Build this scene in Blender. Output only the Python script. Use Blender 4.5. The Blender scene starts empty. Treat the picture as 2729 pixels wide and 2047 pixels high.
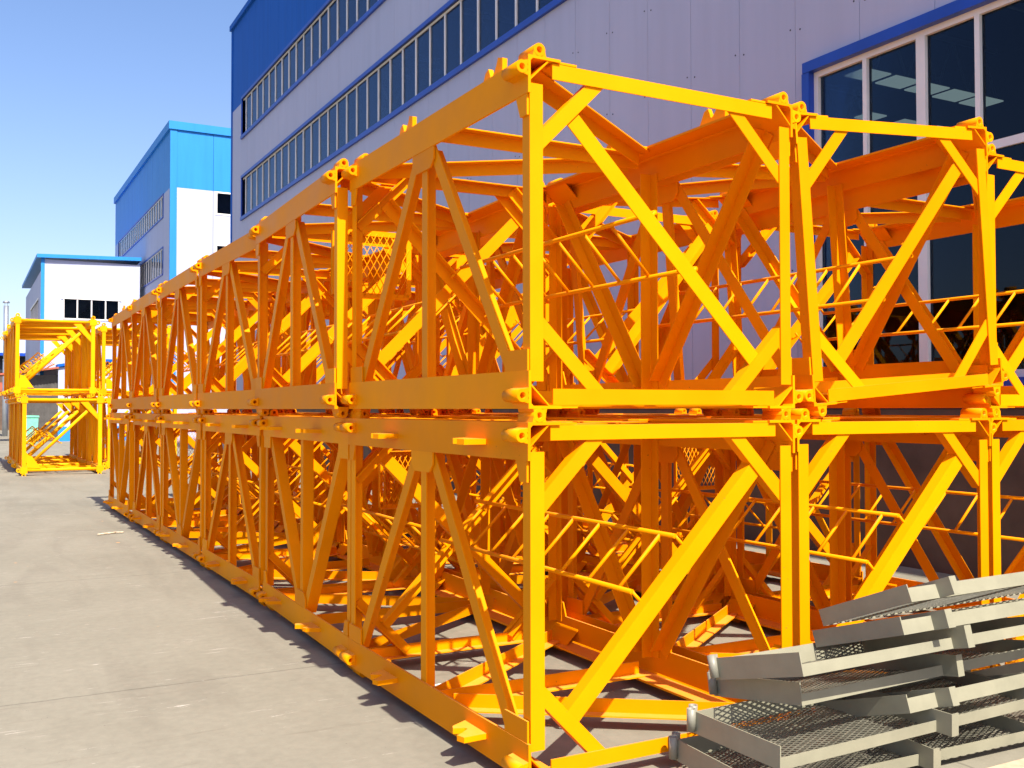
import bpy, bmesh, math, random
from mathutils import Vector, Matrix
random.seed(7)
S = bpy.context.scene
COL = S.collection
rad = math.radians

# ------------------------------------------------------------------ camera
CAM_POS = Vector((-2.288, -4.049, 1.713))
yaw, pit, rol = 0.49898, 0.02444, -0.00149
cd = bpy.data.cameras.new('camera'); cam = bpy.data.objects.new('camera', cd); COL.objects.link(cam)
cd.sensor_fit = 'HORIZONTAL'; cd.sensor_width = 36; cd.lens = 2682.25 / 2729 * 36
cd.clip_start = 0.05; cd.clip_end = 2000
fw = Vector((math.sin(yaw)*math.cos(pit), math.cos(yaw)*math.cos(pit), math.sin(pit)))
rt = Vector((math.cos(yaw), -math.sin(yaw), 0)); up = rt.cross(fw)
r2 = rt*math.cos(rol) + up*math.sin(rol); u2 = -rt*math.sin(rol) + up*math.cos(rol)
cam.matrix_world = Matrix(((r2.x, u2.x, -fw.x, CAM_POS.x), (r2.y, u2.y, -fw.y, CAM_POS.y),
                           (r2.z, u2.z, -fw.z, CAM_POS.z), (0, 0, 0, 1)))
S.camera = cam

# ------------------------------------------------------------------ world, sun, exposure
SUN_TO = Vector((0.02, -0.80, 1.0)).normalized()      # direction towards the sun
w = bpy.data.worlds.new('World'); S.world = w; w.use_nodes = True
nt = w.node_tree; nt.nodes.clear()
wo = nt.nodes.new('ShaderNodeOutputWorld'); bg = nt.nodes.new('ShaderNodeBackground')
sky = nt.nodes.new('ShaderNodeTexSky'); sky.sky_type = 'NISHITA'; sky.sun_disc = False
sky.sun_elevation = math.asin(SUN_TO.z); sky.sun_rotation = math.atan2(SUN_TO.x, SUN_TO.y)
sky.air_density = 1.0; sky.dust_density = 2.0; sky.ozone_density = 1.5; sky.altitude = 50
hsv = nt.nodes.new('ShaderNodeHueSaturation'); hsv.inputs['Saturation'].default_value = 1.16; nt.links.new(sky.outputs[0], hsv.inputs['Color']); tint = nt.nodes.new('ShaderNodeMixRGB'); tint.blend_type = 'MULTIPLY'; tint.inputs[0].default_value = 1; tint.inputs[2].default_value = (1.03, .93, .99, 1); nt.links.new(hsv.outputs[0], tint.inputs[1]); nt.links.new(tint.outputs[0], bg.inputs[0]); bg.inputs[1].default_value = 0.115
nt.links.new(bg.outputs[0], wo.inputs[0])
ld = bpy.data.lights.new('sun', 'SUN'); ld.energy = 4.85; ld.angle = rad(0.5); ld.color = (1.0, 0.93, 0.82)
sun = bpy.data.objects.new('sun', ld); COL.objects.link(sun)
sun.rotation_euler = SUN_TO.to_track_quat('Z', 'Y').to_euler()
S.view_settings.view_transform = 'Standard'; S.view_settings.look = 'None'
S.view_settings.exposure = 1.0; S.view_settings.gamma = 1.0
S.render.engine = 'CYCLES'
S.cycles.max_bounces = 8; S.cycles.diffuse_bounces = 5

# ------------------------------------------------------------------ materials
def new_mat(name):
    m = bpy.data.materials.new(name); m.use_nodes = True
    n = m.node_tree.nodes; b = n['Principled BSDF']
    return m, m.node_tree, b
def N(t, typ, **kw):
    n = t.nodes.new(typ)
    for k, v in kw.items(): setattr(n, k, v)
    return n
def noise(t, scale, detail=4, rough=.55, coords=None, dist=0):
    n = N(t, 'ShaderNodeTexNoise'); n.inputs['Scale'].default_value = scale
    n.inputs['Detail'].default_value = detail; n.inputs['Roughness'].default_value = rough
    n.inputs['Distortion'].default_value = dist
    if coords: t.links.new(coords, n.inputs['Vector'])
    return n
def ramp(t, src, pts):
    r = N(t, 'ShaderNodeValToRGB'); t.links.new(src, r.inputs[0])
    e = r.color_ramp.elements
    while len(e) > 1: e.remove(e[0])
    e[0].position = pts[0][0]; e[0].color = (*pts[0][1], 1) if len(pts[0][1]) == 3 else pts[0][1]
    for p, c in pts[1:]:
        k = e.new(p); k.color = (*c, 1)
    return r
def mix(t, fac, a, b, mode='MIX'):
    m = N(t, 'ShaderNodeMixRGB', blend_type=mode)
    for i, v in enumerate((fac, a, b)):
        if hasattr(v, 'is_output'): t.links.new(v, m.inputs[i])
        elif isinstance(v, (int, float)): m.inputs[i].default_value = v
        else: m.inputs[i].default_value = (*v, 1)
    return m
def simple(name, col, rough=.6, metal=0, var=.12, scale=6, bump=0, spec=.5, bscale=60):
    m, t, b = new_mat(name)
    tc = N(t, 'ShaderNodeTexCoord')
    n = noise(t, scale, 5, .6, tc.outputs['Object'])
    lo = tuple(c*(1-var) for c in col); hi = tuple(min(1, c*(1+var)) for c in col)
    r = ramp(t, n.outputs[0], [(.3, lo), (.7, hi)])
    t.links.new(r.outputs[0], b.inputs['Base Color'])
    b.inputs['Roughness'].default_value = rough; b.inputs['Metallic'].default_value = metal
    b.inputs['Specular IOR Level'].default_value = spec
    if bump:
        n2 = noise(t, bscale, 3, .6, tc.outputs['Object']); bp = N(t, 'ShaderNodeBump')
        bp.inputs['Strength'].default_value = bump; bp.inputs['Distance'].default_value = .002
        t.links.new(n2.outputs[0], bp.inputs['Height']); t.links.new(bp.outputs[0], b.inputs['Normal'])
    return m
def paint(name, col, dusty):
    m, t, b = new_mat(name)
    g = N(t, 'ShaderNodeNewGeometry'); oi = N(t, 'ShaderNodeObjectInfo')
    n1 = noise(t, 1.7, 5, .6, g.outputs['Position'])
    c1 = ramp(t, n1.outputs[0], [(.3, tuple(c*.90 for c in col)), (.72, tuple(min(1, c*1.05) for c in col))])
    # each bar came out of the spray booth a touch different
    hs = N(t, 'ShaderNodeHueSaturation'); t.links.new(c1.outputs[0], hs.inputs['Color'])
    mr = N(t, 'ShaderNodeMapRange'); t.links.new(oi.outputs['Random'], mr.inputs[0])
    mr.inputs[3].default_value = .93; mr.inputs[4].default_value = 1.06; t.links.new(mr.outputs[0], hs.inputs['Value'])
    mh = N(t, 'ShaderNodeMapRange'); t.links.new(oi.outputs['Random'], mh.inputs[0])
    mh.inputs[3].default_value = .497; mh.inputs[4].default_value = .503; t.links.new(mh.outputs[0], hs.inputs['Hue'])
    # settled dust on faces that look up
    sp = N(t, 'ShaderNodeSeparateXYZ'); t.links.new(g.outputs['Normal'], sp.inputs[0])
    md = N(t, 'ShaderNodeMapRange'); t.links.new(sp.outputs[2], md.inputs[0]); md.inputs[1].default_value = .75; md.inputs[2].default_value = 1
    n2 = noise(t, 9, 4, .6, g.outputs['Position'])
    mu = N(t, 'ShaderNodeMath', operation='MULTIPLY'); t.links.new(md.outputs[0], mu.inputs[0]); t.links.new(n2.outputs[0], mu.inputs[1])
    mu2 = N(t, 'ShaderNodeMath', operation='MULTIPLY'); t.links.new(mu.outputs[0], mu2.inputs[0]); mu2.inputs[1].default_value = dusty
    d = mix(t, mu2.outputs[0], hs.outputs[0], (.62, .40, .20))
    # chips and rubbed spots
    n3 = noise(t, 55, 3, .7, g.outputs['Position']); r3 = ramp(t, n3.outputs[0], [(.70, (0, 0, 0)), (.72, (1, 1, 1))])
    n4 = noise(t, 2.2, 2, .5, g.outputs['Position']); r4 = ramp(t, n4.outputs[0], [(.55, (0, 0, 0)), (.60, (1, 1, 1))])
    mc = mix(t, 1.0, r3.outputs[0], r4.outputs[0], 'MULTIPLY')
    d2 = mix(t, mc.outputs[0], d.outputs[0], (.10, .05, .03))
    t.links.new(d2.outputs[0], b.inputs['Base Color'])
    b.inputs['Roughness'].default_value = .42; b.inputs['Specular IOR Level'].default_value = .22; b.inputs['IOR'].default_value = 1.2
    rr = ramp(t, n1.outputs[0], [(.3, (.38,)*3), (.7, (.55,)*3)]); t.links.new(rr.outputs[0], b.inputs['Roughness'])
    n5 = noise(t, 120, 2, .5, g.outputs['Position']); bp = N(t, 'ShaderNodeBump')
    bp.inputs['Strength'].default_value = .12; bp.inputs['Distance'].default_value = .002
    t.links.new(n5.outputs[0], bp.inputs['Height']); t.links.new(bp.outputs[0], b.inputs['Normal'])
    return m
M_YEL = paint('yellow_paint', (.85, .282, .0003), .35)
M_YEL2 = paint('bright_yellow_paint', (.85, .37, .003), .4)
M_GRY = simple('grey_green_paint', (.25, .24, .17), .5, 0, .12, 5, .1)
M_MESH = simple('grey_mesh_steel', (.16, .155, .12), .5, .3, .25, 9)
M_TUBE = simple('galvanised_tube', (.22, .215, .17), .45, 0, .1, 20)
M_TIMBER = simple('pale_timber', (.50, .36, .24), .8, 0, .2, 12, .3)
M_STONE = simple('brown_brick', (.22, .10, .06), .9, 0, .3, 30, .6)

def wall_mat(name, col, streak=.25, rough=.55):
    m, t, b = new_mat(name)
    g = N(t, 'ShaderNodeNewGeometry')
    mp = N(t, 'ShaderNodeMapping'); mp.inputs['Scale'].default_value = (.9, .9, .07); t.links.new(g.outputs['Position'], mp.inputs['Vector'])
    n1 = noise(t, 3.2, 5, .65, mp.outputs[0])
    n2 = noise(t, .25, 3, .5, g.outputs['Position'])
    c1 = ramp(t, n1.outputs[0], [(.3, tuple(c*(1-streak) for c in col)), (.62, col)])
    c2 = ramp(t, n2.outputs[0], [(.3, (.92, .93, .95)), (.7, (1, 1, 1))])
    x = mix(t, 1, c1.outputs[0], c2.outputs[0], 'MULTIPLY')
    t.links.new(x.outputs[0], b.inputs['Base Color']); b.inputs['Roughness'].default_value = rough
    b.inputs['Specular IOR Level'].default_value = .15
    # faint oil-canning of the sheet metal
    n3 = noise(t, .8, 2, .5, g.outputs['Position']); bp = N(t, 'ShaderNodeBump'); bp.inputs['Strength'].default_value = .15
    bp.inputs['Distance'].default_value = .05; t.links.new(n3.outputs[0], bp.inputs['Height']); t.links.new(bp.outputs[0], b.inputs['Normal'])
    return m
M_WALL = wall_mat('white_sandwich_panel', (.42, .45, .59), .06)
M_BLUE = wall_mat('blue_sandwich_panel', (.003, .10, .46), .12, .6)
M_BLUE2 = wall_mat('light_blue_panel', (.028, .235, .62), .10, .45)
M_TRIM = simple('blue_trim', (.004, .05, .38), .4, 0, .1, 2)
M_WHITE = simple('white_frame', (.72, .72, .70), .4, 0, .06, 2)
M_SEAM = simple('seam_gap', (.05, .055, .08), .9, 0, .1)
M_PLINTH = simple('grey_plinth', (.11, .07, .05), .9, 0, .25, 2, .3, bscale=20)
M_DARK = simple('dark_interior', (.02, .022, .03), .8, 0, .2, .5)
M_CURT = simple('dusty_curtain', (.13, .115, .09), .9, 0, .4, 1.5)
M_PALE = simple('pale_roof_sheet', (.35, .42, .55), .6, 0, .1, 1)
M_RUST = simple('red_oxide', (.35, .09, .05), .8, 0, .3, 3)
M_CORR = simple('dark_corrugated', (.07, .065, .06), .7, 0, .3, 2)
M_BIN = simple('green_bin', (.16, .50, .36), .5, 0, .1)
M_ROCK = simple('pale_debris', (.5, .42, .3), .9, 0, .3, 30)
M_CHIM = simple('bright_galvanised', (.42, .46, .52), .35, .7, .12, 3)

def glass_mat():
    m, t, b = new_mat('window_glass')
    t.nodes.remove(b)
    o = t.nodes['Material Output']
    tr = N(t, 'ShaderNodeBsdfTransparent'); tr.inputs[0].default_value = (.34, .42, .50, 1)
    gl = N(t, 'ShaderNodeBsdfGlossy'); gl.inputs['Roughness'].default_value = .02; gl.inputs[0].default_value = (.72, .80, .92, 1)
    tc = N(t, 'ShaderNodeNewGeometry'); n = noise(t, .9, 2, .5, tc.outputs['Position']); bp = N(t, 'ShaderNodeBump')
    bp.inputs['Strength'].default_value = .06; bp.inputs['Distance'].default_value = .03
    t.links.new(n.outputs[0], bp.inputs['Height']); t.links.new(bp.outputs[0], gl.inputs['Normal'])
    fr = N(t, 'ShaderNodeFresnel'); fr.inputs[0].default_value = 1.4
    mr = N(t, 'ShaderNodeMapRange'); mr.inputs[3].default_value = .0; mr.inputs[4].default_value = .75; t.links.new(fr.outputs[0], mr.inputs[0])
    mx = N(t, 'ShaderNodeMixShader'); t.links.new(mr.outputs[0], mx.inputs[0]); t.links.new(tr.outputs[0], mx.inputs[1]); t.links.new(gl.outputs[0], mx.inputs[2])
    t.links.new(mx.outputs[0], o.inputs[0])
    return m
M_GLASS = glass_mat()
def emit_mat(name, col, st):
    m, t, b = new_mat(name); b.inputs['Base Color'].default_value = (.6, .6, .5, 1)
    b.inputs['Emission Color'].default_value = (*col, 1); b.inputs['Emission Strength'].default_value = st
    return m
M_SKYL = emit_mat('glowing_roof_sheet', (1, .92, .62), .6)  # daylight coming through the sheets is put in as their own glow

def ground_mat():
    m, t, b = new_mat('concrete_yard')
    g = N(t, 'ShaderNodeNewGeometry'); P = g.outputs['Position']
    base = ramp(t, noise(t, .35, 6, .6, P).outputs[0], [(.28, (.195, .181, .138)), (.5, (.222, .206, .158)), (.75, (.246, .229, .179))])
    f = ramp(t, noise(t, 14, 6, .7, P).outputs[0], [(.3, (.90,)*3), (.7, (1.06,)*3)])
    x = mix(t, 1, base.outputs[0], f.outputs[0], 'MULTIPLY')
    # dark tyre and damp smears stretched along the yard
    mp = N(t, 'ShaderNodeMapping'); mp.inputs['Scale'].default_value = (1.3, .22, 1); mp.inputs['Rotation'].default_value = (0, 0, .25); t.links.new(P, mp.inputs[0])
    s = ramp(t, noise(t, 1.1, 5, .6, mp.outputs[0], 1.2).outputs[0], [(.36, (.88, .87, .87)), (.52, (1, 1, 1))])
    x = mix(t, .8, x.outputs[0], s.outputs[0], 'MULTIPLY')
    # pale scratches
    for sc, rot, th in ((2.2, .9, .79), (3.1, 2.2, .80)):
        mp = N(t, 'ShaderNodeMapping'); mp.inputs['Scale'].default_value = (sc*.35, sc*4, 1); mp.inputs['Rotation'].default_value = (0, 0, rot); t.links.new(P, mp.inputs[0])
        r = ramp(t, noise(t, 2.4, 6, .75, mp.outputs[0], .6).outputs[0], [(th-.165, (0, 0, 0)), (th-.125, (1, 1, 1))])
        k = ramp(t, noise(t, 1.4, 2, .5, P).outputs[0], [(.44, (0, 0, 0)), (.58, (1, 1, 1))])
        q = mix(t, 1, r.outputs[0], k.outputs[0], 'MULTIPLY')
        x = mix(t, q.outputs[0], x.outputs[0], (.50, .46, .40))
    mp = N(t, 'ShaderNodeMapping'); mp.inputs['Scale'].default_value = (.5, 5.5, 1); mp.inputs['Rotation'].default_value = (0, 0, .35); t.links.new(P, mp.inputs[0])
    r = ramp(t, noise(t, 1.3, 7, .7, mp.outputs[0], .4).outputs[0], [(.30, (.80, .78, .76)), (.40, (1, 1, 1))])
    x = mix(t, .8, x.outputs[0], r.outputs[0], 'MULTIPLY')
    # small dark pits, orange overspray
    v = ramp(t, noise(t, 38, 3, .7, P).outputs[0], [(.27, (1, 1, 1)), (.285, (0, 0, 0))])
    x = mix(t, v.outputs[0], x.outputs[0], (.12, .10, .085))
    o1 = ramp(t, noise(t, 5.3, 3, .5, P).outputs[0], [(.735, (0, 0, 0)), (.77, (1, 1, 1))])
    x = mix(t, o1.outputs[0], x.outputs[0], (.58, .30, .10))
    # slab joints every few metres, slightly wandering
    sp = N(t, 'ShaderNodeSeparateXYZ'); t.links.new(P, sp.inputs[0])
    nw = noise(t, 5.5, 8, .75, P)
    for axis, off, per in ((1, 2.73, 4.6), (0, -3.1, 5.2)):
        a = N(t, 'ShaderNodeMath', operation='MULTIPLY_ADD'); t.links.new(nw.outputs[0], a.inputs[0]); a.inputs[1].default_value = .045; t.links.new(sp.outputs[axis], a.inputs[2])
        c = N(t, 'ShaderNodeMath', operation='SUBTRACT'); t.links.new(a.outputs[0], c.inputs[0]); c.inputs[1].default_value = off + .022
        d = N(t, 'ShaderNodeMath', operation='PINGPONG'); t.links.new(c.outputs[0], d.inputs[0]); d.inputs[1].default_value = per/2
        # distance to the joint
        r = ramp(t, d.outputs[0], [(0, (.62,)*3), (.006, (.74,)*3), (.013, (1, 1, 1))])
        x = mix(t, 1, x.outputs[0], r.outputs[0], 'MULTIPLY')
    t.links.new(x.outputs[0], b.inputs['Base Color']); b.inputs['Roughness'].default_value = .85
    b.inputs['Specular IOR Level'].default_value = .25
    n5 = noise(t, 90, 4, .7, P); bp = N(t, 'ShaderNodeBump'); bp.inputs['Strength'].default_value = .25; bp.inputs['Distance'].default_value = .004
    t.links.new(n5.outputs[0], bp.inputs['Height']); t.links.new(bp.outputs[0], b.inputs['Normal'])
    return m
M_GROUND = ground_mat()
def leaf_mat():
    m, t, b = new_mat('leaves'); g = N(t, 'ShaderNodeNewGeometry')
    r = ramp(t, noise(t, 1.2, 4, .6, g.outputs['Position']).outputs[0], [(.35, (.035, .06, .018)), (.7, (.09, .14, .035))])
    t.links.new(r.outputs[0], b.inputs['Base Color']); b.inputs['Roughness'].default_value = .6
    return m
M_LEAF = leaf_mat()
M_BARK = simple('bark', (.12, .08, .05), .9, 0, .3, 8)

# ------------------------------------------------------------------ mesh helpers
class MB:
    def __init__(s): s.bm = bmesh.new()
    def poly(s, ring0, ring1, caps=True, smooth=False):
        a = [s.bm.verts.new(p) for p in ring0]; b = [s.bm.verts.new(p) for p in ring1]; n = len(a)
        for i in range(n):
            f = s.bm.faces.new((a[i], a[(i+1) % n], b[(i+1) % n], b[i])); f.smooth = smooth
        if caps: s.bm.faces.new(a[::-1]); s.bm.faces.new(b)
        return s
    def box(s, x0, y0, z0, x1, y1, z1):
        return s.poly([(x0, y0, z0), (x1, y0, z0), (x1, y1, z0), (x0, y1, z0)], [(x0, y0, z1), (x1, y0, z1), (x1, y1, z1), (x0, y1, z1)])
    def tube(s, p0, p1, r, n=12, r1=None):
        p0, p1 = Vector(p0), Vector(p1); a = (p1-p0).normalized()
        e = a.orthogonal().normalized(); g = a.cross(e); r1 = r if r1 is None else r1
        R = lambda p, q: [p + q*(e*math.cos(2*math.pi*i/n) + g*math.sin(2*math.pi*i/n)) for i in range(n)]
        return s.poly(R(p0, r), R(p1, r1), True, True)
    def ring(s, p0, p1, ro, ri, n=18, light_stop=False):                       # a pipe with a real bore
        p0, p1 = Vector(p0), Vector(p1); a = (p1-p0).normalized(); e = a.orthogonal().normalized(); g = a.cross(e)
        C = lambda p, q: [s.bm.verts.new(p + q*(e*math.cos(2*math.pi*i/n) + g*math.sin(2*math.pi*i/n))) for i in range(n)]
        A, B, c, d = C(p0, ro), C(p1, ro), C(p0, ri), C(p1, ri)
        for i in range(n):
            j = (i+1) % n
            f = s.bm.faces.new((A[i], A[j], B[j], B[i])); f.smooth = True
            f = s.bm.faces.new((d[i], d[j], c[j], c[i])); f.smooth = True
            s.bm.faces.new((c[i], c[j], A[j], A[i])); s.bm.faces.new((B[i], B[j], d[j], d[i]))
        if light_stop:                                             # added disc half way down the bore, blocks light so the hole looks dark
            pm = p0.lerp(p1, .5); s.bm.faces.new(C(pm, ri*.999))
        return s
    def prism(s, pts, a, b, f):                              # polygon pts extruded from a to b; f maps (u,v,t)
        return s.poly([f(u, v, a) for u, v in pts], [f(u, v, b) for u, v in pts])
    def lbar(s, p0, p1, nrm, w=.07, d=.075, t=.008, side=1):
        """angle iron: one leg lies in the face (normal nrm), the other goes inwards at its edge"""
        p0, p1, n = Vector(p0), Vector(p1), Vector(nrm); a = (p1-p0).normalized(); q = a.cross(n).normalized()
        if callable(side): side = side(q)
        h = w/2*side
        pr = [(-h, 0), (h, 0), (h, -d), (h-t*side, -d), (h-t*side, -t), (-h, -t)]
        return s.poly([p0+q*u+n*v for u, v in pr], [p1+q*u+n*v for u, v in pr])
    def mesh(s, name, mat, xf=None):
        if xf: 
            for v in s.bm.verts: v.co = xf(v.co)
        bmesh.ops.recalc_face_normals(s.bm, faces=s.bm.faces)
        me = bpy.data.meshes.new(name); s.bm.to_mesh(me); s.bm.free(); me.materials.append(mat); return me
def link(name, me, parent=None):
    o = bpy.data.objects.new(name, me); COL.objects.link(o); o.parent = parent; return o
def obj(name, mb, mat, parent=None, xf=None): return link(name, mb.mesh(name, mat, xf), parent)
def tag(o, label, cat, group=None):
    o['label'] = label; o['category'] = cat
    if group: o['group'] = group
    return o
def thing(name, label, cat, loc=(0, 0, 0), rotz=0, group=None):
    o = bpy.data.objects.new(name, None); COL.objects.link(o); o.empty_display_size = .2
    o.location = loc; o.rotation_euler = (0, 0, rotz); return tag(o, label, cat, group)
def struct(o): o['kind'] = 'structure'; return o
def children(o): return [c for c in CH.get(o.name, [])]
def tree_of(root, objs):
    kids = [c for c in objs if c.parent == root]
    return [(k, tree_of(k, objs)) for k in kids]
def dup_tree(root, tree, parent=None):
    c = root.copy(); COL.objects.link(c)
    if parent is not None: c.parent = parent
    for k, sub in tree: dup_tree(k, sub, c)
    return c

# ------------------------------------------------------------------ ground
GZ = -.060
g = struct(obj('ground', MB().poly([(-600, -400, GZ-.2), (600, -400, GZ-.2), (600, 900, GZ-.2), (-600, 900, GZ-.2)],
                                   [(-600, -400, GZ), (600, -400, GZ), (600, 900, GZ), (-600, 900, GZ)]), M_GROUND))

# ------------------------------------------------------------------ mast sections (near stack)
W, L = 1.65, 2.46
CW, CT = .178, .014           # chord angle leg and thickness
def rotk(k, mir):
    c = W/2
    def f(v):
        x, y, z = v.x-c, v.y, v.z-c
        for _ in range(k % 4): x, z = -z, x
        if mir: z = -z
        return Vector((x+c, y, z+c))
    return f
def step_poly():
    return [(0, 0), (-.005, .125), (.045, .14), (.062, .105), (.105, .055), (.117, .05), (.128, .058), (.132, .075), (.150, .112), (.185, .098), (.24, 0)]
def make_section(k, mir, label, ladder=True, flip=False, platform=False, mat=M_YEL):
    X = rotk(k, mir)
    if flip:
        X0 = X; X = lambda v: X0(Vector((v.x, L-v.y, v.z)))
    objs = []
    root = thing('mast_section', label, 'crane mast section'); objs.append(root)
    def P(name, mb, par=None, m=None):
        o = obj(name, mb, m or mat, par or root, X); objs.append(o); return o
    T = .014
    corners = [(0, 0), (1, 0), (1, 1), (0, 1)]
    for cx, cz in corners:
        sx, sz = (1 if cx == 0 else -1), (1 if cz == 0 else -1)
        x0, z0 = cx*W, cz*W
        m = MB(); r = .012
        pts = [(0, 0), (CW, 0), (CW, CT), (CT+r, CT), (CT, CT+r), (CT, CW), (0, CW)]
        F = lambda u, v, t: (x0+sx*u, t, z0+sz*v)
        m.prism(pts, 0, L, F)
        for ya, yb in ((.004, .30), (L-.30, L-.004)):         # stiffener closing the angle at its ends
            m.prism([(.108, CT), (.118, CT), (CT, .118), (CT, .108)], ya, yb, F)
        ch = P('chord', m)
        for y0, y1 in ((0, .15), (L-.15, L)):
            for leg in (0, 1):
                m = MB(); ro = .031
                a = .062
                def Q(u, v, y):                               # u along leg, v outward
                    return (x0+sx*u, y, z0-sz*v) if leg == 0 else (x0-sx*v, y, z0+sz*u)
                m.ring(Q(a, .031, y0), Q(a, .031, y1), ro, .0155, 18, True)
                G = lambda u, v, t: Q(u, v, t)
                m.prism([(a-ro-.006, 0), (a-ro+.002, .030), (a-ro*.55, .010), (a-ro*.5, 0)], y0+.001, y1-.001, G)
                m.prism([(a+ro*.5, 0), (a+ro*.55, .010), (a+ro-.002, .030), (a+ro+.006, 0)], y0+.001, y1-.001, G)
                P('pin_lug', m, ch)
    # climbing steps: on the face called "top", two per chord
    for cx in (0, 1):
        sx = 1 if cx == 0 else -1
        for y in (.42, 1.58):
            xm = cx*W + sx*.10
            m = MB(); m.prism(step_poly(), xm-.014, xm+.014, lambda u, v, t: (t, y+u, W+v))
            P('climbing_step', m)
    # end frames
    for yf, s in ((.012, 1), (L-.012, -1)):
        n = (0, -s, 0)
        y = yf
        for cx in (0, 1):
            x = cx*W; sx = 1 if cx == 0 else -1
            zz0, zz1 = CW-.05, W-CW+.05
            m = MB(); m.prism([(T+.001, y), (T+.072, y), (T+.072, y+s*.008), (T+.009, y+s*.008), (T+.009, y+s*.07), (T+.001, y+s*.07)], zz0, zz1, lambda u, v, t: (x+sx*u, v, t))
            P('end_post', m)
        for cz in (0, 1):
            z = cz*W; sz = 1 if cz == 0 else -1
            m = MB(); m.prism([(T+.005, y), (T+.080, y), (T+.080, y+s*.008), (T+.013, y+s*.008), (T+.013, y+s*.07), (T+.005, y+s*.07)], CW-.04, W-CW+.04, lambda u, v, t: (t, v, z+sz*u))
            P('cross_bar', m)
        def inner(q): return 1 if q.z > 0 else -1
        for cx in (0, 1):
            for cz in (0, 1):
                sx = 1 if cx == 0 else -1; sz = 1 if cz == 0 else -1
                p0 = (cx*W+sx*.050, y-s*.009+s*.010, cz*W+sz*.42); p1 = (cx*W+sx*.42, y-s*.009+s*.010, cz*W+sz*.055)
                m = MB(); m.lbar((p0[0], y+s*.0095, p0[2]), (p1[0], y+s*.0095, p1[2]), n, .07, .06, .008, inner); P('corner_brace', m)
        m = MB(); m.lbar((.245, y+s*.019, W-.245), (W-.245, y+s*.019, .245), n, .085, .07, .008, inner); P('end_diagonal', m)
    # four side faces, K bracing with its vertex on one chord
    for f in range(4):
        # face frame: face 0 = left (x=0), vertex on the top-left chord; the others by turning about the axis
        def FR(a, y, dep, f=f):                               # a: along face from vertex chord; dep: inward
            x, z = dep-W/2, W/2-a
            for _ in range(f): x, z = z, -x
            return Vector((x+W/2, y, z+W/2))
        nn = FR(0, 0, -1)-FR(0, 0, 0)
        far = lambda q: 1 if q.y > 0 else -1
        d0 = .0155
        m = MB(); m.lbar(FR(CW-.06, L/2, d0), FR(W-CW+.05, L/2, d0), nn, .074, .084, .008, far); P('side_post', m)
        for e in (-1, 1):
            ya, yb = L/2+e*.085, L/2+e*(L/2-.16)
            m = MB(); m.lbar(FR(CW-.02, ya, d0+.001), FR(W-CW+.06, yb, d0+.001), nn, .078, .084, .008, far); P('side_brace', m)
        m = MB(); h = .115                                     # vertex gusset
        m.prism([(L/2-.15, CW), (L/2+.15, CW), (L/2+.15, CW+.07), (L/2+.10, CW+h), (L/2-.10, CW+h), (L/2-.15, CW+.07)], .003, .0135, lambda u, v, t: FR(v, u, t)); P('gusset_plate', m)
        for e in (0, 1):
            def Y(t, e=e): return t if e == 0 else L-t
            m = MB(); m.prism([(Y(.018), W-CW-.10), (Y(.24), W-CW-.10), (Y(.24), W-CW), (Y(.018), W-CW)], .003, .0135, lambda u, v, t: FR(v, u, t)); P('gusset_plate', m)
            m = MB(); m.prism([(Y(.018), CW), (Y(.125), CW), (Y(.085), CW+.10), (Y(.018), CW+.10)], .003, .0135, lambda u, v, t: FR(v, u, t)); P('gusset_plate', m)
    if ladder:
        A, B = (.80, 1.00), (1.06, .73)
        m = MB()
        for a in (A, B): m.tube((a[0], .10, a[1]), (a[0], L-.08, a[1]), .0135, 10)
        for y in (.10, L-.08):                                  # short stubs to the end diagonals
            for q in (A, B): m.tube((q[0]-.075, y, q[1]-.075), (q[0], y, q[1]), .009, 6)
        la = P('ladder', m)
        nr = 8
        for i in range(nr):
            y = .22+i*.283
            P('ladder_rung', MB().tube((A[0], y, A[1]), (B[0], y, B[1]), .0105, 8), la)
    if platform:
        y = .60; x0, x1, z0, z1 = .33, .80, .18, .76
        m = MB()
        for a, b in (((x0, z0), (x1, z0)), ((x1, z0), (x1, z1)), ((x1, z1), (x0, z1)), ((x0, z1), (x0, z0))):
            m.lbar((a[0], y, a[1]), (b[0], y, b[1]), (0, -1, 0), .04, .04, .005, 1)
        pl = P('rest_platform', m)
        m = MB(); st = .052
        def cross(sg):
            k_ = -1.6
            while k_ < 1.6:
                pts = []
                # line z = z0 + .45*sg*(x-x0)+k_
                for xx in (x0, x1):
                    pts.append((xx, z0+sg*.55*(xx-x0)+k_))
                (xa, za), (xb, zb) = pts
                sl = (zb-za)/(xb-xa)
                ta, tb = xa, xb
                for lim, up_ in ((z0, True), (z1, False)):
                    xi = xa+(lim-za)/sl
                    if (sl > 0) == up_: ta = max(ta, xi)
                    else: tb = min(tb, xi)
                if tb-ta > .01: m.tube((ta, y+.006*sg, za+sl*(ta-xa)), (tb, y+.006*sg, za+sl*(tb-xa)), .0035, 4)
                k_ += st
        cross(1); cross(-1)
        P('platform_mesh', m, pl)
    return root, objs
PROTO = {}
def section(variant, label, loc, rotz=0, roll=0, group='crane mast sections stacked beside the factory'):
    key = variant
    if key not in PROTO:
        k, mir, flip, plat = variant
        root, objs = make_section(k, mir, label, True, flip, plat)
        PROTO[key] = (root, tree_of(root, objs)); o = root
    else:
        o = dup_tree(*PROTO[key])
    o.location = loc; o.rotation_euler = (0, roll, rotz)
    tag(o, label, 'crane mast section', group)
    return o
UP = (0, False, False, False); LO = (1, False, False, False)
UPp = (0, False, False, True); LOp = (1, False, False, True)
UPf = (0, False, True, False); LOm = (1, True, True, False); LOmp = (1, True, True, True)
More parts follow.
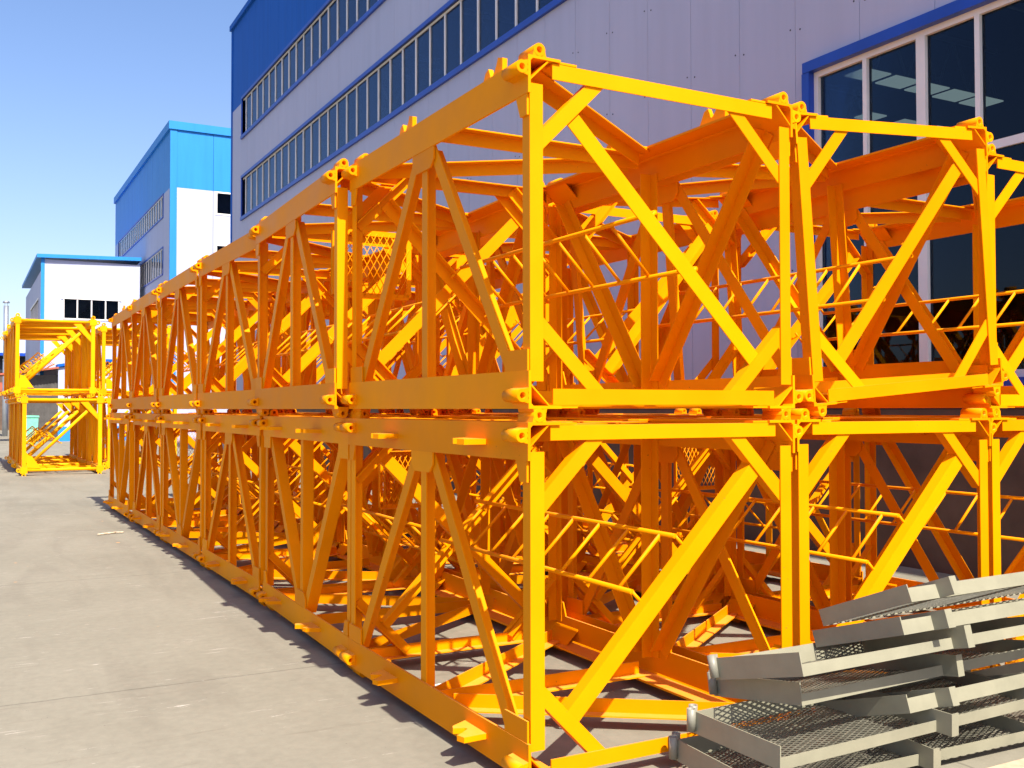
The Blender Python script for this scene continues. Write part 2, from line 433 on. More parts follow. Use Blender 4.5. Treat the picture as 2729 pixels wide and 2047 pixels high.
R2 = (1, True, False, False); R3 = (3, False, False, False); R3p = (3, False, False, True)
Z2 = W+.062
nth = ['nearest', 'second', 'third', 'fourth', 'fifth', 'farthest']
# left row, upper tier: x, y, yaw
rowU = [(0, -.012, 0, UP), (-.085, 2.50, -rad(2.0), R3p), (.045, 5.03, rad(.9), R3), (.01, 7.60, 0, R3), (.0, 10.2, 0, R3), (.03, 12.75, 0, UP)]
rowL = [(-.008, -.018, 0, LO), (0.0, 2.46, -rad(1.6), LOmp), (.055, 5.0, 0, LO), (.05, 7.55, rad(.3), LOm), (.035, 10.1, 0, LO), (.0, 12.75, 0, LOmp)]
lab_u = ['nearest mast section of the left row, upper tier, hooks on its top chord',
         'second mast section from the near end, upper tier of the left row',
         'third mast section from the near end, upper tier of the left row',
         'fourth mast section from the near end, upper tier of the left row',
         'mast section next to last in the upper tier of the left row',
         'last yellow mast section at the far end of the left row, upper tier']
lab_l = ['nearest mast section on the ground in the left row, diagonal rising right',
         'yellow mast section on the ground second from the near end of the left row',
         'yellow mast section on the ground third from the near end of the left row',
         'yellow mast section on the ground fourth from the near end of the left row',
         'mast section on the ground, next to last in the left row',
         'last yellow mast section on the ground at the far end of the left row']
for i, (x, y, rz, v) in enumerate(rowU): section(v, lab_u[i], (x, y, Z2), rz)
for i, (x, y, rz, v) in enumerate(rowL): section(v, lab_l[i], (x, y, 0), rz)
# middle row
section(LO, 'front yellow mast section of the middle row on the ground, behind the grey mesh trays', (1.775, .10, 0))
section(R3, 'tilted mast section on top of the middle row, at its near end', (1.895, .09, Z2+.01), 0, -rad(4.6))
nm = ['second', 'third', 'fourth', 'fifth', 'sixth']
for i, (y, v) in enumerate(((2.66, LOmp), (5.22, LO), (7.8, LOm), (10.4, LO), (13.0, LOmp))):
    section(v, 'mast section on the ground, %s from the near end of the middle row' % nm[i], (1.79+.01*i, y, 0), rad(random.uniform(-.4, .4)))
for i, (y, v) in enumerate(((2.7, R3), (5.3, LO), (7.9, R3), (10.5, R3p))):
    section(v, 'mast section in the upper tier of the middle row, %s from near end' % nm[i], (1.80, y, Z2), rad(random.uniform(-.4, .4)))
# right row
section(LO, 'front yellow mast section of the right row on the ground, cut by the picture edge', (3.50, .15, 0))
section(R3, 'front yellow mast section of the right row, upper tier, before the big window', (3.485, .15, Z2))
for i, (y, v) in enumerate(((2.72, LOmp), (5.3, LO), (7.9, LOmp))):
    section(v, 'mast section on the ground, %s from the near end of the right row' % nm[i], (3.51, y, 0))
section(R3, 'rear mast section left alone on the upper tier of the right row', (3.50, 8.4, Z2))

# ------------------------------------------------------------------ far stack: box-chord sections with round bars
def make_far(label, flip=False):
    W2, L2 = 2.05, 2.62; C2 = .17; objs = []
    root = thing('mast_section', label, 'crane mast section'); objs.append(root)
    def X(v): return Vector((W2-v.x, v.y, v.z)) if flip else v
    def P(name, mb, par=None):
        o = obj(name, mb, M_YEL2, par or root, X); objs.append(o); return o
    for cx in (0, 1):
        for cz in (0, 1):
            x0, z0 = cx*(W2-C2), cz*(W2-C2)
            c = P('chord', MB().box(x0, 0, z0, x0+C2, L2, z0+C2))
            xo = -.045 if cx == 0 else W2+.045; zo = -.045 if cz == 0 else W2+.045
            for y0, y1 in ((0, .16), (L2-.16, L2)):
                P('pin_lug', MB().ring((xo, y0, z0+C2/2), (xo, y1, z0+C2/2), .055, .024, 14), c)
                P('pin_lug', MB().ring((x0+C2/2, y0, zo), (x0+C2/2, y1, zo), .055, .024, 14), c)
    for y in (.06, L2-.06):
        for x in (.085, W2-.085): P('end_post', MB().box(x-.05, y-.05, C2, x+.05, y+.05, W2-C2))
        for z in (.085, W2-.085): P('cross_bar', MB().tube((C2, y, z), (W2-C2, y, z), .042, 12))
        P('gusset_plate', MB().prism([(C2-.02, C2), (C2+.32, C2-.03), (C2+.10, C2+.30), (C2-.02, C2+.32)], y-.055, y-.043, lambda u, v, t: (u, t, v)))
        P('gusset_plate', MB().prism([(W2-C2-.42, W2-C2+.03), (W2-C2+.03, W2-C2-.46), (W2-C2+.03, W2-C2-.30), (W2-C2-.22, W2-C2+.04)], y-.055, y-.043, lambda u, v, t: (u, t, v)))
        P('end_diagonal', MB().tube((C2+.12, y, C2+.14), (W2-C2-.24, y, W2-C2-.22), .042, 12))
    for f in range(4):
        def FR(a, y, dep, f=f):
            x, z = dep-W2/2, W2/2-a
            for _ in range(f): x, z = z, -x
            return Vector((x+W2/2, y, z+W2/2))
        nn = FR(0, 0, -1)-FR(0, 0, 0)
        P('side_post', MB().lbar(FR(C2, L2/2, .03), FR(W2-C2, L2/2, .03), nn, .085, .08, .01, lambda q: 1 if q.y > 0 else -1))
        for e in (-1, 1):
            P('side_brace', MB().lbar(FR(C2, L2/2+e*.08, .032), FR(W2-C2, L2/2+e*(L2/2-.18), .032), nn, .085, .08, .01, lambda q: 1 if q.y > 0 else -1))
    m = MB(); A, B = (.72, 1.06), (1.00, .80)
    for a in (A, B): m.tube((a[0], .05, a[1]), (a[0], L2-.05, a[1]), .015, 8)
    la = P('ladder', m)
    for i in range(4): P('ladder_rung', MB().tube((A[0], .35+i*.6, A[1]), (B[0], .35+i*.6, B[1]), .008, 6), la)
    m = MB()
    q = [(.42, .66), (.80, 1.02), (.66, 1.16), (.28, .80)]
    for i in range(4):
        a, b = q[i], q[(i+1) % 4]; m.tube((a[0], 1.2, a[1]), (b[0], 1.2, b[1]), .02, 6)
    for i in range(1, 6):
        t_ = i/6; m.tube((q[0][0]+(q[1][0]-q[0][0])*t_, 1.2, q[0][1]+(q[1][1]-q[0][1])*t_), (q[3][0]+(q[2][0]-q[3][0])*t_, 1.2, q[3][1]+(q[2][1]-q[3][1])*t_), .006, 4)
    P('rest_platform', m)
    return root, objs
fl = ['front', 'middle', 'rear']
fr_, fo = make_far('x'); ftree = tree_of(fr_, fo); first = True
for ci, (cx, cy, dz) in enumerate(((-.94, 25.7, 0), (1.46, 27.9, 0))):
    for tier in (0, 1):
        for d in range(3):
            o = fr_ if first else dup_tree(fr_, ftree)
            first = False
            ox = -.17 if tier else 0
            o.location = (cx+ox+random.uniform(-.03, .03), cy+d*2.72+(.25 if tier else 0), GZ+.06+tier*(2.05+.10))
            tag(o, '%s round barred section of the far stack, %s column, %s' % (fl[d], ('left', 'right')[ci], ('on the ground', 'upper tier')[tier]),
                'crane mast section', 'round barred mast sections stacked in the distance')

# ------------------------------------------------------------------ grey mesh trays
def diamond(m, x0, x1, y0, y1, z, sx=.062, sy=.027, r=.0026):
    """expanded metal: two families of flat strands"""
    sl = sy/sx
    for sg in (1, -1):
        span = (x1-x0)*sl
        k_ = -span if sg > 0 else 0
        hi = (y1-y0) if sg > 0 else (y1-y0)+span
        while k_ < hi:
            a = Vector((x0, y0+k_, z)); b = Vector((x1, y0+k_+sg*span, z))
            ta, tb = 0, 1; dy = b.y-a.y
            for lim, lower in ((y0, True), (y1, False)):
                ti = (lim-a.y)/dy
                if (dy > 0) == lower: ta = max(ta, ti)
                else: tb = min(tb, ti)
            if tb-ta > .01:
                p, q = a.lerp(b, ta), a.lerp(b, tb); n_ = (q-p).normalized().cross(Vector((0, 0, 1)))*r
                h = Vector((0, 0, .0025)); o_ = Vector((0, 0, .001*sg))
                m.poly([p-n_+o_, p+n_+o_, p+n_+h+o_, p-n_+h+o_], [q-n_+o_, q+n_+o_, q+n_+h+o_, q-n_+h+o_])
            k_ += sy
TRAY = {}
def tray(kind, label, loc, rot):
    if kind not in TRAY:
        A_, H1, H2, LN = (.575, .104, .052, 2.1) if kind == 'long' else (.575, .086, .068, 2.1)
        b2 = 1.08 if kind == 'long' else .265
        objs = []; root = thing('mesh_tray', label, 'mesh tray'); objs.append(root)
        def P(name, mb, mat=M_GRY, par=None):
            o = obj(name, mb, mat, par or root); objs.append(o); return o
        t_ = .006
        P('side_plate', MB().box(0, -A_, 0, t_, 0, H1))
        P('back_bar', MB().box(t_, -t_, 0, LN, 0, H1*.92))
        P('front_bar', MB().box(t_, -A_, 0, LN, -A_+t_, H2).box(t_, -A_+t_, 0, LN, -A_+.035, .005))
        m = MB().box(b2-.05, -A_-.085, -.002, b2-.044, -.02, H1)
        m.box(b2-.044, -A_-.085, -.002, b2, -A_-.079, H1)
        P('cross_beam', m)
        P('cross_beam', MB().box(b2+.75, -A_+.01, 0, b2+.756, -.02, H1*.8))
        m = MB(); diamond(m, .01, LN-.01, -A_+.01, -.01, .008); P('mesh_panel', m, M_MESH)
        if kind == 'long':
            P('hinge_tube', MB().ring((-.016, -.015, .012), (-.016, -.015, .118), .0215, .017, 16), M_TUBE)
            P('hinge_tube', MB().ring((.030, .026, .012), (.030, .026, .118), .0215, .017, 16), M_TUBE)
        TRAY[kind] = (root, tree_of(root, objs)); o = root
    else: o = dup_tree(*TRAY[kind])
    o.location = loc; o.rotation_euler = rot
    return tag(o, label, 'mesh tray', 'grey mesh trays piled in front of the mast sections')
trays = [('long', 'lowest grey mesh tray of the pile, hinge tube near the brick on the ground', (.786, -.061, -.005), (.02, 0, -.035)),
         ('long', 'open grey mesh tray second from the bottom of the pile', (.786, -.199, .166), (.012, 0, .03)),
         ('short', 'short grey mesh tray sticking out from the middle of the pile', (1.63, -.18, .095), (-.30, .02, .07)),
         ('long', 'lower of the two tilted grey trays whose hinge tubes touch', (1.02, -.085, .277), (-.158, .008, .06)),
         ('long', 'upper of the two tilted grey trays whose hinge tubes touch', (.917, -.222, .401), (-.25, .004, .038)),
         ('short', 'grey mesh tray second from the top of the pile', (1.60, -.20, .475), (-.30, -.005, .02)),
         ('short', 'topmost grey mesh tray of the pile, steeply tilted', (1.665, -.188, .575), (-.377, .005, .06))]
for k, lb, l, r in trays: tray(k, lb, l, r)
tag(obj('timber_bearer', MB().box(1.2, -.93, GZ, 3.4, -.83, -.03), M_TIMBER), 'pale timber bearer lying on the ground under the mesh trays', 'timber')
tag(obj('brick', MB().prism([(0, 0), (.10, 0), (.108, .01), (.105, .05), (.095, .058), (.01, .056), (0, .045)], -.06, .0, lambda u, v, t: (.60+u, -.17+t, GZ+v)), M_STONE), 'small brown brick lying on the concrete left of the mesh trays', 'brick')

# ------------------------------------------------------------------ main building
def panel_wall(m, seams_y, zs, x, holes, th=.05, gap=.007):
    """vertical sandwich panels between seams, with openings left out. outer face at x"""
    for i in range(len(seams_y)-1):
        a, b = seams_y[i]+gap/2, seams_y[i+1]-gap/2
        cuts = sorted({a, b} | {h for ho in holes for h in ho[:2] if a < h < b})
        for c0, c1 in zip(cuts, cuts[1:]):
            mid = (c0+c1)/2; z = zs[0]
            segs = [(z0, z1) for (y0, y1, z0, z1) in sorted(holes, key=lambda h: h[2]) if y0 <= mid <= y1]
            for z0, z1 in segs + [(zs[1], zs[1])]:
                if min(z0, zs[1])-z > .01: m.box(x, c0, z, x+th, c1, min(z0, zs[1]))
                z = max(z, z1)
                if z >= zs[1]: break
def frange(a, b, s):
    r = [a]
    while r[-1] < b-s*.4: r.append(r[-1]+s)
    r[-1] = b
    return r
BX = 7.0; Y0, Y1 = -16.0, 36.3; ZT = 16.8; ZB = 13.5
BL, BT, UL, UT = 9.04, 10.54, 12.17, 13.59
BIG = (-9.0, 5.10, 2.02, 5.90)
holes = [(-6, 34.55, BL, BT), (-6, 34.55, UL, UT), BIG]
seams = [Y0] + [y for y in [12.763-1.05*k for k in range(26, 0, -1)] if y > Y0+.3] + [12.763+1.05*k for k in range(0, 22)] + [Y1]
bld = thing('factory_hall', 'tall factory hall with blue upper wall and long window bands beside the stacks', 'building', (BX, 10, GZ))
def BP(name, mb, mat, par=None):
    # geometry is written in world coordinates, the empty sits at the wall base
    o = obj(name, mb, mat, par, lambda v: v-Vector((BX, 10, GZ)))
    o.parent = par or bld
    return o
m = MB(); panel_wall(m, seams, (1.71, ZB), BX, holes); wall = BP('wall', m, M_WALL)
m = MB(); panel_wall(m, seams, (ZB, ZT), BX, [(-6, 34.55, UL, UT)]); BP('upper_wall', m, M_BLUE)
# backing behind the seams, leaving the openings free
m = MB()
def backing(m, x0, x1, holes, y0, y1, z0, z1):
    z = z0
    rows = sorted({z0, z1} | {h[2] for h in holes} | {h[3] for h in holes})
    for a, b in zip(rows, rows[1:]):
        mid = (a+b)/2; hs = sorted([h for h in holes if h[2] <= mid <= h[3]])
        y = y0
        for h in hs:
            if h[0]-y > .01: m.box(x0, y, a, x1, h[0], b)
            y = h[1]
        if y1-y > .01: m.box(x0, y, a, x1, y1, b)
backing(m, BX+.052, BX+.16, holes, Y0, Y1-.06, GZ, ZT-.1); BP('wall_core', m, M_SEAM)
BP('plinth', MB().box(BX-.03, Y0, GZ, BX+.05, Y1, 1.70), M_PLINTH)
# screws in pairs beside the seams
m = MB()
for s_ in seams[1:-1]:
    for z in (3.45, 6.55, 7.9):
        if z < 5.95 and s_ < 5.3: continue
        for d in (-.085, .085):
            m.tube((BX-.004, s_+d, z+d*.25), (BX, s_+d, z+d*.25), .013, 6)
BP('screw_heads', m, M_SEAM)
BP('corner_trim', MB().box(BX-.03, Y1, .6, BX+.10, Y1+.05, ZT).box(BX-.03, Y1-.12, .6, BX-.002, Y1, ZT), M_BLUE)
BP('roof_edge', MB().box(BX-.10, Y0, ZT, BX+.25, Y1+.08, ZT+.20), M_BLUE)
BP('roof', MB().prism([(BX+.25, ZT+.0), (BX+.25, ZT+.15), (BX+14, ZT+1.4), (BX+28, ZT+.15), (BX+28, ZT)], Y0, Y1, lambda u, v, t: (u, t, v)), M_BLUE)
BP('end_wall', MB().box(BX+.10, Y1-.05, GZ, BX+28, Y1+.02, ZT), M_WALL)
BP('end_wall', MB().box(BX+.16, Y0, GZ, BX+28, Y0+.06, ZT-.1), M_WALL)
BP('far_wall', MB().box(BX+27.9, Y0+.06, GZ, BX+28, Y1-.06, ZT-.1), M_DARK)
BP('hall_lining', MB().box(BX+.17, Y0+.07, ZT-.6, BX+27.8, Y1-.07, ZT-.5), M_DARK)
# windows
def panes(m, x, ys, z0, z1, amp=.004):
    ys = sorted(ys)
    for a, b in zip(ys, ys[1:]):
        o_ = [random.uniform(-amp, amp) for _ in range(3)]; q = [x+o_[0], x+o_[1], x+o_[2], x+o_[2]+o_[0]-o_[1]]
        r0 = [(q[0], a+.001, z0), (q[1], b-.001, z0), (q[2], b-.001, z1), (q[3], a+.001, z1)]
        m.poly(r0, [(v[0]+.005, v[1], v[2]) for v in r0])
    return m
def band(y0, y1, z0, z1, px, name='window'):
    m = MB()                                                 # blue flashing round the opening
    m.box(BX-.05, y0-.06, z1-.0, BX+.12, y1+.07, z1+.10).box(BX-.07, y0-.06, z0-.12, BX+.12, y1+.07, z0)
    m.box(BX-.045, y1, z0, BX+.12, y1+.07, z1)
    f = BP(name, m, M_TRIM)
    m = MB(); y = y1-.41
    m.box(BX+.03, y0, z0, BX+.08, y1, z0+.05).box(BX+.03, y0, z1-.05, BX+.08, y1, z1)
    ys = []
    while y > y0: ys.append(y); m.box(BX+.02, y-.022, z0+.05, BX+.08, y+.022, z1-.05); y -= px
    BP('mullions', m, M_WHITE, f)
    BP('pane', panes(MB(), BX+.05, [y0, y1]+ys, z0+.03, z1-.03), M_GLASS, f)
band(-6, 34.55, BL, BT, .818); band(-6, 34.55, UL, UT, .818)
y0, y1, z0, z1 = BIG
m = MB().box(BX-.10, y0-.1, z1, BX+.12, y1+.10, z1+.13).box(BX-.09, y1, z0-.0, BX+.12, y1+.12, z1).box(BX-.10, y0-.1, z0-.22, BX+.12, y1+.12, z0)
fbig = BP('window', m, M_TRIM)
m = MB(); m.box(BX+.0, y0, z0, BX+.09, y1, z0+.08).box(BX+.0, y0, z1-.07, BX+.09, y1, z1)
m.box(BX+.0, y1-.07, z0+.08, BX+.09, y1, z1-.07)
for k_, y in enumerate((4.30, 3.51, 2.80, 2.04, 1.30, .55, -.2, -.95, -1.7)):
    hw = .03 if k_ % 2 == 0 else .06
    m.box(BX+.0, y-hw, z0+.08, BX+.09, y+hw, z1-.07)
    if k_ >= 2 : m.box(BX+.01, y-.75+.05, 4.38, BX+.085, y-hw-.001, 4.47)
BP('window_frame', m, M_WHITE, fbig)
BP('pane', panes(MB(), BX+.045, [y0, y1, 4.30, 3.51, 2.80, 2.04, 1.30, .55, -.2, -.95, -1.7], z0+.04, z1-.04, .002), M_GLASS, fbig)
# inside the hall: self-glowing roof sheets and trusses
m = MB()
for i in range(9):
    for j in range(6): m.box(BX+6.6+i*2.2, 8.6+j*4.2-12, 8.92, BX+6.6+i*2.2+.95, 8.6+j*4.2-12+2.2, 8.97) if False else None
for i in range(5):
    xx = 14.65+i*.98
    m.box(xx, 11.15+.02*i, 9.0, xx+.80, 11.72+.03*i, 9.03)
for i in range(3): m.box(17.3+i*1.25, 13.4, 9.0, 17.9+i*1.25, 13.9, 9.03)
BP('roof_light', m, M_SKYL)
m = MB()
for j in range(8):
    yy = -4+j*5.2
    m.box(BX+.3, yy, 11.6, BX+20, yy+.12, 11.75).box(BX+.3, yy, 13.2, BX+20, yy+.12, 13.35)
    for i in range(14): m.tube((BX+.4+i*1.4, yy+.06, 11.7), (BX+.4+i*1.4+(.7), yy+.06, 13.25), .04, 6).tube((BX+1.1+i*1.4, yy+.06, 13.25), (BX+1.8+i*1.4, yy+.06, 11.7), .04, 6)
BP('roof_truss', m, M_WHITE)
m = MB()
for j in range(8): m.box(BX+.3, -4+j*5.2-.15, GZ, BX+.6, -4+j*5.2+.2, 13.2)
BP('column', m, M_PLINTH)

# ------------------------------------------------------------------ second building (blue and white)
MX, MY0, MY1 = 7.0, 49.8, 71.4; MT = 16.2; MB_ = 13.2
b2 = thing('workshop_block', 'white and bright blue workshop block with sunlit end wall, beyond the factory hall', 'building', (MX, MY0, GZ))
def P2(name, mb, mat, par=None):
    o = obj(name, mb, mat, None, lambda v: v-Vector((MX, MY0, GZ))); o.parent = par or b2; return o
hs = [(51.95, 69.6, 12.02, 13.18), (51.95, 62.5, 8.95, 10.33), (52, 66, 4.2, 5.6)]
sy = frange(MY0+.12, MY1, 1.9)
m = MB(); panel_wall(m, sy, (GZ, MB_), MX, hs, .05, .02); P2('wall', m, M_WALL)
m = MB(); panel_wall(m, sy, (MB_, MT), MX, [], .05, .02); P2('upper_wall', m, M_BLUE2)
m = MB(); backing(m, MX+.052, MX+.16, hs, MY0+.12, MY1, GZ, MT); P2('wall_core', m, M_SEAM)
# sunlit end wall
fx = frange(MX+.3, MX+22, 1.85)
m = MB()
ew = [(9.24, 12.0, 11.95, 13.19), (9.24, 12.0, 9.0, 10.4)]
for a, b in zip(fx, fx[1:]):
    cuts = sorted({a+.008, b-.008} | {h for e_ in ew for h in e_[:2] if a < h < b})
    for c0, c1 in zip(cuts, cuts[1:]):
        mid = (c0+c1)/2; z = GZ
        for e_ in sorted([e_ for e_ in ew if e_[0] <= mid <= e_[1]], key=lambda e_: e_[2]) + [(0, 0, MB_, MB_)]:
            if e_[2]-z > .02: m.box(c0, MY0, z, c1, MY0+.05, e_[2])
            z = e_[3]
P2('end_wall', m, M_WALL)
m = MB()
for a, b in zip(fx, fx[1:]): m.box(a+.008, MY0-.004, MB_, b-.008, MY0+.05, MT)
P2('upper_end_wall', m, M_BLUE2)
P2('wall_core', MB().box(MX+.3, MY0+.25, GZ, MX+22, MY0+.3, MT), M_SEAM)
P2('corner_trim', MB().box(MX-.04, MY0-.03, GZ, MX+.30, MY0+.12, MT), M_BLUE2)
P2('roof_edge', MB().box(MX-.12, MY0-.1, MT, MX+22, MY0+.25, MT+.42).box(MX-.12, MY0+.25, MT, MX+.3, MY1+.1, MT+.42), M_BLUE2)
P2('roof', MB().box(MX+.3, MY0+.25, MT-.1, MX+22, MY1, MT+.15), M_BLUE2)
P2('rear_wall', MB().box(MX, MY1, GZ, MX+22, MY1+.06, MT), M_WALL)
for (a, b, z0_, z1_) in hs:
    f = P2('window', MB().box(MX-.04, a-.06, z1_, MX+.1, b+.06, z1_+.07).box(MX-.05, a-.06, z0_-.08, MX+.1, b+.06, z0_).box(MX-.03, a-.07, z0_, MX+.1, a, z1_).box(MX-.03, b, z0_, MX+.1, b+.07, z1_), M_TRIM)
    m = MB(); y = a+.8
    m.box(MX+.01, a, z0_, MX+.06, b, z0_+.05).box(MX+.01, a, z1_-.05, MX+.06, b, z1_)
    while y < b-.2: m.box(MX+.0, y-.03, z0_, MX+.07, y+.03, z1_); y += .82
    P2('mullions', m, M_WHITE, f); P2('pane', MB().box(MX+.04, a, z0_, MX+.045, b, z1_), M_GLASS, f)
for (a, b, z0_, z1_) in ew:
    f = P2('window', MB().box(a, MY0-.02, z1_-.08, b, MY0+.08, z1_).box(a, MY0-.02, z0_, b, MY0+.08, z0_+.09).box(a, MY0-.02, z0_+.09, a+.12, MY0+.08, z1_-.08), M_WHITE)
    P2('pane', MB().box(a+.1, MY0+.03, z0_+.05, b, MY0+.036, z1_-.05), M_GLASS, f)

# ------------------------------------------------------------------ small white building at the left
SX0, SX1, SY = 1.48, 6.72, 58.0; ST = 10.15
b3 = thing('annex_building', 'small white annex with thin blue roof edge and four dark panes', 'building', (SX0, SY, GZ))
def P3(name, mb, mat, par=None):
    o = obj(name, mb, mat, None, lambda v: v-Vector((SX0, SY, GZ))); o.parent = par or b3; return o
win = (2.60, 5.60, 6.80, 8.02)
m = MB(); m.box(SX0, SY, win[3], SX1, SY+.2, ST).box(SX0, SY, GZ, SX1, SY+.2, win[2]).box(SX0, SY, win[2], win[0], SY+.2, win[3]).box(win[1], SY, win[2], SX1, SY+.2, win[3])
P3('wall', m, M_WALL)
lw = [(60.5, 68, 6.3, 8.1)]
m = MB(); panel_wall(m, frange(SY+.2, 74, 1.6), (GZ, ST-.6), SX0, lw, .05, .02); P3('side_wall', m, M_WALL)
m = MB(); backing(m, SX0+.052, SX0+.15, lw, SY+.2, 74, GZ, ST-.6); P3('wall_core', m, M_SEAM)
f = P3('window', MB().box(SX0-.03, 60.4, 8.1, SX0+.1, 68.1, 8.2).box(SX0-.03, 60.4, 6.2, SX0+.1, 68.1, 6.3), M_WHITE)
m = MB()
for y in frange(60.5, 68, 1.25): m.box(SX0, y-.04, 6.3, SX0+.08, y+.04, 8.1)
P3('mullions', m, M_WHITE, f); P3('pane', MB().box(SX0+.04, 60.5, 6.3, SX0+.045, 68, 8.1), M_GLASS, f)
P3('roof', MB().prism([(SX0-.25, ST+.05), (SX1+.05, ST+.22), (SX1+.05, ST+.42), (SX0-.25, ST+.25)], SY-.25, 74.2, lambda u, v, t: (u, t, v)), M_BLUE2)
P3('corner_trim', MB().box(SX0-.03, SY-.03, GZ, SX0+.16, SY, ST+.1), M_BLUE2)
f = P3('window', MB().box(win[0], SY-.03, win[2], win[1], SY+.1, win[2]+.08).box(win[0]-.1, SY-.05, win[3]-.05, win[1]+.1, SY+.1, win[3]+.06).box(win[0], SY-.02, win[2]+.08, win[0]+.07, SY+.1, win[3]-.05).box(win[1]-.07, SY-.02, win[2]+.08, win[1], SY+.1, win[3]-.05), M_WHITE)
m = MB()
for k_ in (1, 2, 3): x = win[0]+(win[1]-win[0])*k_/4; m.box(x-.035, SY-.01, win[2]+.08, x+.035, SY+.1, win[3]-.05)
P3('mullions', m, M_WHITE, f)
P3('pane', MB().box(win[0], SY+.03, win[2], win[1], SY+.036, win[3]), M_GLASS, f)
P3('curtain', MB().box(win[0]-.05, SY+.12, win[2]-.05, win[1]+.05, SY+.14, win[3]+.05), M_CURT)
P3('porch', MB().box(2.3, SY-1.2, GZ, SX1, SY-.01, 4.05), M_WALL)
P3('porch_roof', MB().prism([(2.25, 4.05), (4.4, 4.38), (SX1+.1, 4.38), (SX1+.1, 4.53), (4.4, 4.53), (2.25, 4.20)], SY-1.35, SY-.02, lambda u, v, t: (u, t, v)), M_BLUE)
P3('plinth', MB().box(2.3, SY-1.22, GZ, SX1, SY-1.2, .75), M_BLUE2)
# open corrugated shed beside it
sh = thing('corrugated_shed', 'dark corrugated lean-to shed at the foot of the small white annex', 'shed', (0, 57, GZ))
m = MB(); x = .05
while x < 2.2: m.box(x, 57.0, GZ, x+.07, 57.05, 3.6); m.box(x+.07, 57.03, GZ, x+.16, 57.07, 3.6); x += .16
o = obj('wall', m, M_CORR, None, lambda v: v-Vector((0, 57, GZ))); o.parent = sh
o = obj('roof', MB().prism([(-.6, 3.55), (2.3, 3.95), (2.3, 4.05), (-.6, 3.65)], 56.4, 60, lambda u, v, t: (u, t, v)), M_RUST, None, lambda v: v-Vector((0, 57, GZ))); o.parent = sh
# low shed far behind
ls = thing('low_workshop', 'low grey workshop with blue roof and red band far behind the chimney', 'building', (-6, 92, GZ))
for nm_, mb_, mt_ in (('wall', MB().box(-9, 92, GZ, 4.0, 104, 5.6), M_PLINTH), ('band', MB().box(-9, 91.9, 3.2, 4.0, 91.99, 4.0), M_RUST),
                      ('roof', MB().prism([(91.2, 6.5), (98, 8.3), (105, 6.5), (105, 6.4), (91.2, 6.4)], -9.3, 4.3, lambda u, v, t: (t, u, v)), M_PALE), ('gutter', MB().box(-9.3, 91.0, 6.25, 4.3, 91.19, 6.5), M_TRIM),
                      ('window', MB().box(-6, 91.93, 4.9, 3, 91.98, 6.2), M_DARK)):
    o = obj(nm_, mb_, mt_, None, lambda v: v-Vector((-6, 92, GZ))); o.parent = ls
# chimney
ch = thing('flue_pipe', 'tall slim galvanised flue pipe at the left edge', 'chimney', (.12, 70, GZ))
o = obj('pipe', MB().tube((0, 0, 0), (0, 0, 5.0), .17, 16).tube((0, 0, 5.02), (0, 0, 8.6), .155, 16).tube((0, 0, 4.97), (0, 0, 5.06), .19, 16), M_CHIM); o.parent = ch
o = obj('rain_cap', MB().tube((0, 0, 8.78), (0, 0, 8.9), .22, 16, .18).tube((.08, 0, 8.6), (.08, 0, 8.8), .01, 6).tube((-.08, 0, 8.6), (-.08, 0, 8.8), .01, 6), M_CHIM); o.parent = ch
# clutter near the annex
bn = thing('waste_bin', 'pale green wheeled bin standing by the corrugated shed', 'bin', (.35, 53.4, GZ))
o = obj('body', MB().prism([(0, 0), (.72, 0), (.78, 1.36), (-.05, 1.36)], 0, .6, lambda u, v, t: (u, t, v)), M_BIN); o.parent = bn
o = obj('lid', MB().prism([(-.08, 1.36), (.82, 1.36), (.80, 1.45), (-.06, 1.47)], -.04, .64, lambda u, v, t: (u, t, v)), M_BIN); o.parent = bn

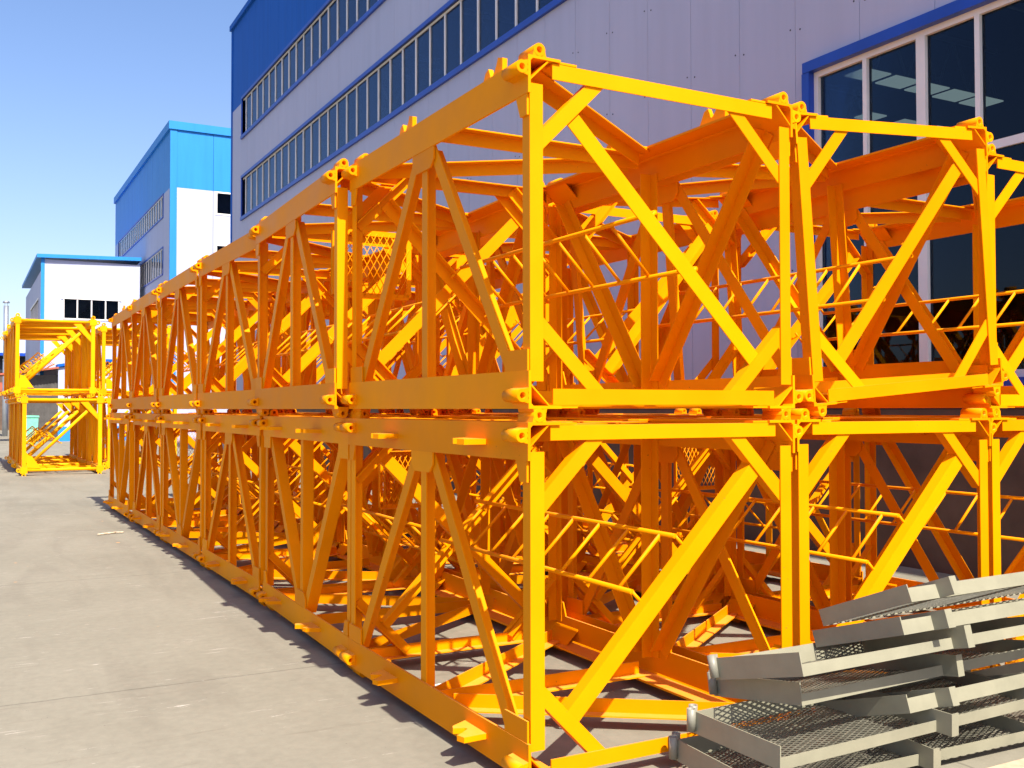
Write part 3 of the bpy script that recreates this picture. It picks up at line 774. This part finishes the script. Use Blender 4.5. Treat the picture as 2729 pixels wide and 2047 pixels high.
# ------------------------------------------------------------------ trees at the left horizon
def tree(x, y, h, r, label):
    t_ = thing('broadleaf_tree', label, 'tree', (x, y, GZ), 0, 'trees beyond the yard at the left edge')
    m = MB(); m.tube((0, 0, 0), (.1, 0, h*.5), .18, 8, .10)
    for i in range(5):
        a = i*1.25; m.tube((.08, 0, h*(.3+.05*i)), (math.cos(a)*r*.6, math.sin(a)*r*.6, h*(.55+.07*i)), .06, 6, .02)
    o = obj('trunk', m, M_BARK); o.parent = t_
    bm = bmesh.new()
    cl = [(Vector((random.uniform(-1, 1)*r*.75, random.uniform(-1, 1)*r*.75, h*random.uniform(.4, .92))), r*random.uniform(.25, .5)) for _ in range(22)]
    for c, cr in cl:
        for _ in range(170):
            d = Vector((random.gauss(0, 1), random.gauss(0, 1), random.gauss(0, 1))).normalized()*cr*random.uniform(.5, 1)
            p = c+d; s_ = random.uniform(.08, .16); e = Vector((random.gauss(0, 1), random.gauss(0, 1), random.gauss(0, 1))).normalized(); q = e.orthogonal().normalized()
            bm.faces.new([bm.verts.new(p+e*s_), bm.verts.new(p+q*s_*.5), bm.verts.new(p-e*s_), bm.verts.new(p-q*s_*.5)])
    me = bpy.data.meshes.new('crown'); bm.to_mesh(me); bm.free(); me.materials.append(M_LEAF); link('crown', me, t_)
tree(-2.4, 76, 6.4, 1.9, 'green tree standing just left of the flue pipe')
tree(-6.5, 84, 7.5, 2.6, 'green tree farther left behind the flue pipe')
# weed growing at the foot of the left row
wd = MB()
for i in range(26):
    a = random.uniform(0, 6.28); l_ = random.uniform(.05, .11); e = Vector((math.cos(a), math.sin(a), random.uniform(.3, 1.4))).normalized()
    p = Vector((.10, 3.35, GZ)); q = p+e*l_; s_ = e.cross(Vector((0, 0, 1))).normalized()*.012
    wd.bm.faces.new([wd.bm.verts.new(v) for v in (p, p+e*l_*.5+s_, q, p+e*l_*.5-s_)])
tag(obj('weed', wd, M_LEAF), 'small green weed growing at the foot of the left row', 'plant')
# twig and stone chips on the concrete
m = MB(); p = Vector((-.62, 11.2, GZ+.012))
for d in ((.14, .02, .01), (.12, .08, -.005), (.1, -.02, .0)):
    q = p+Vector(d); m.tube(p, q, .012, 6); p = q
tag(obj('twig', m, M_ROCK), 'pale broken twig lying on the concrete left of the row', 'twig')
m = MB(); p = Vector((.42, 1.72, GZ+.01))
for i in range(9):
    a = i/8*3.6; q = Vector((.42+.10*math.cos(a)*1.5, 1.78+.08*math.sin(a), GZ+.012)); 
    if i: m.tube(p, q, .007, 6)
    p = q
tag(obj('plastic_strap', m, M_WHITE), 'white bent plastic strap lying inside the nearest ground section', 'strap')
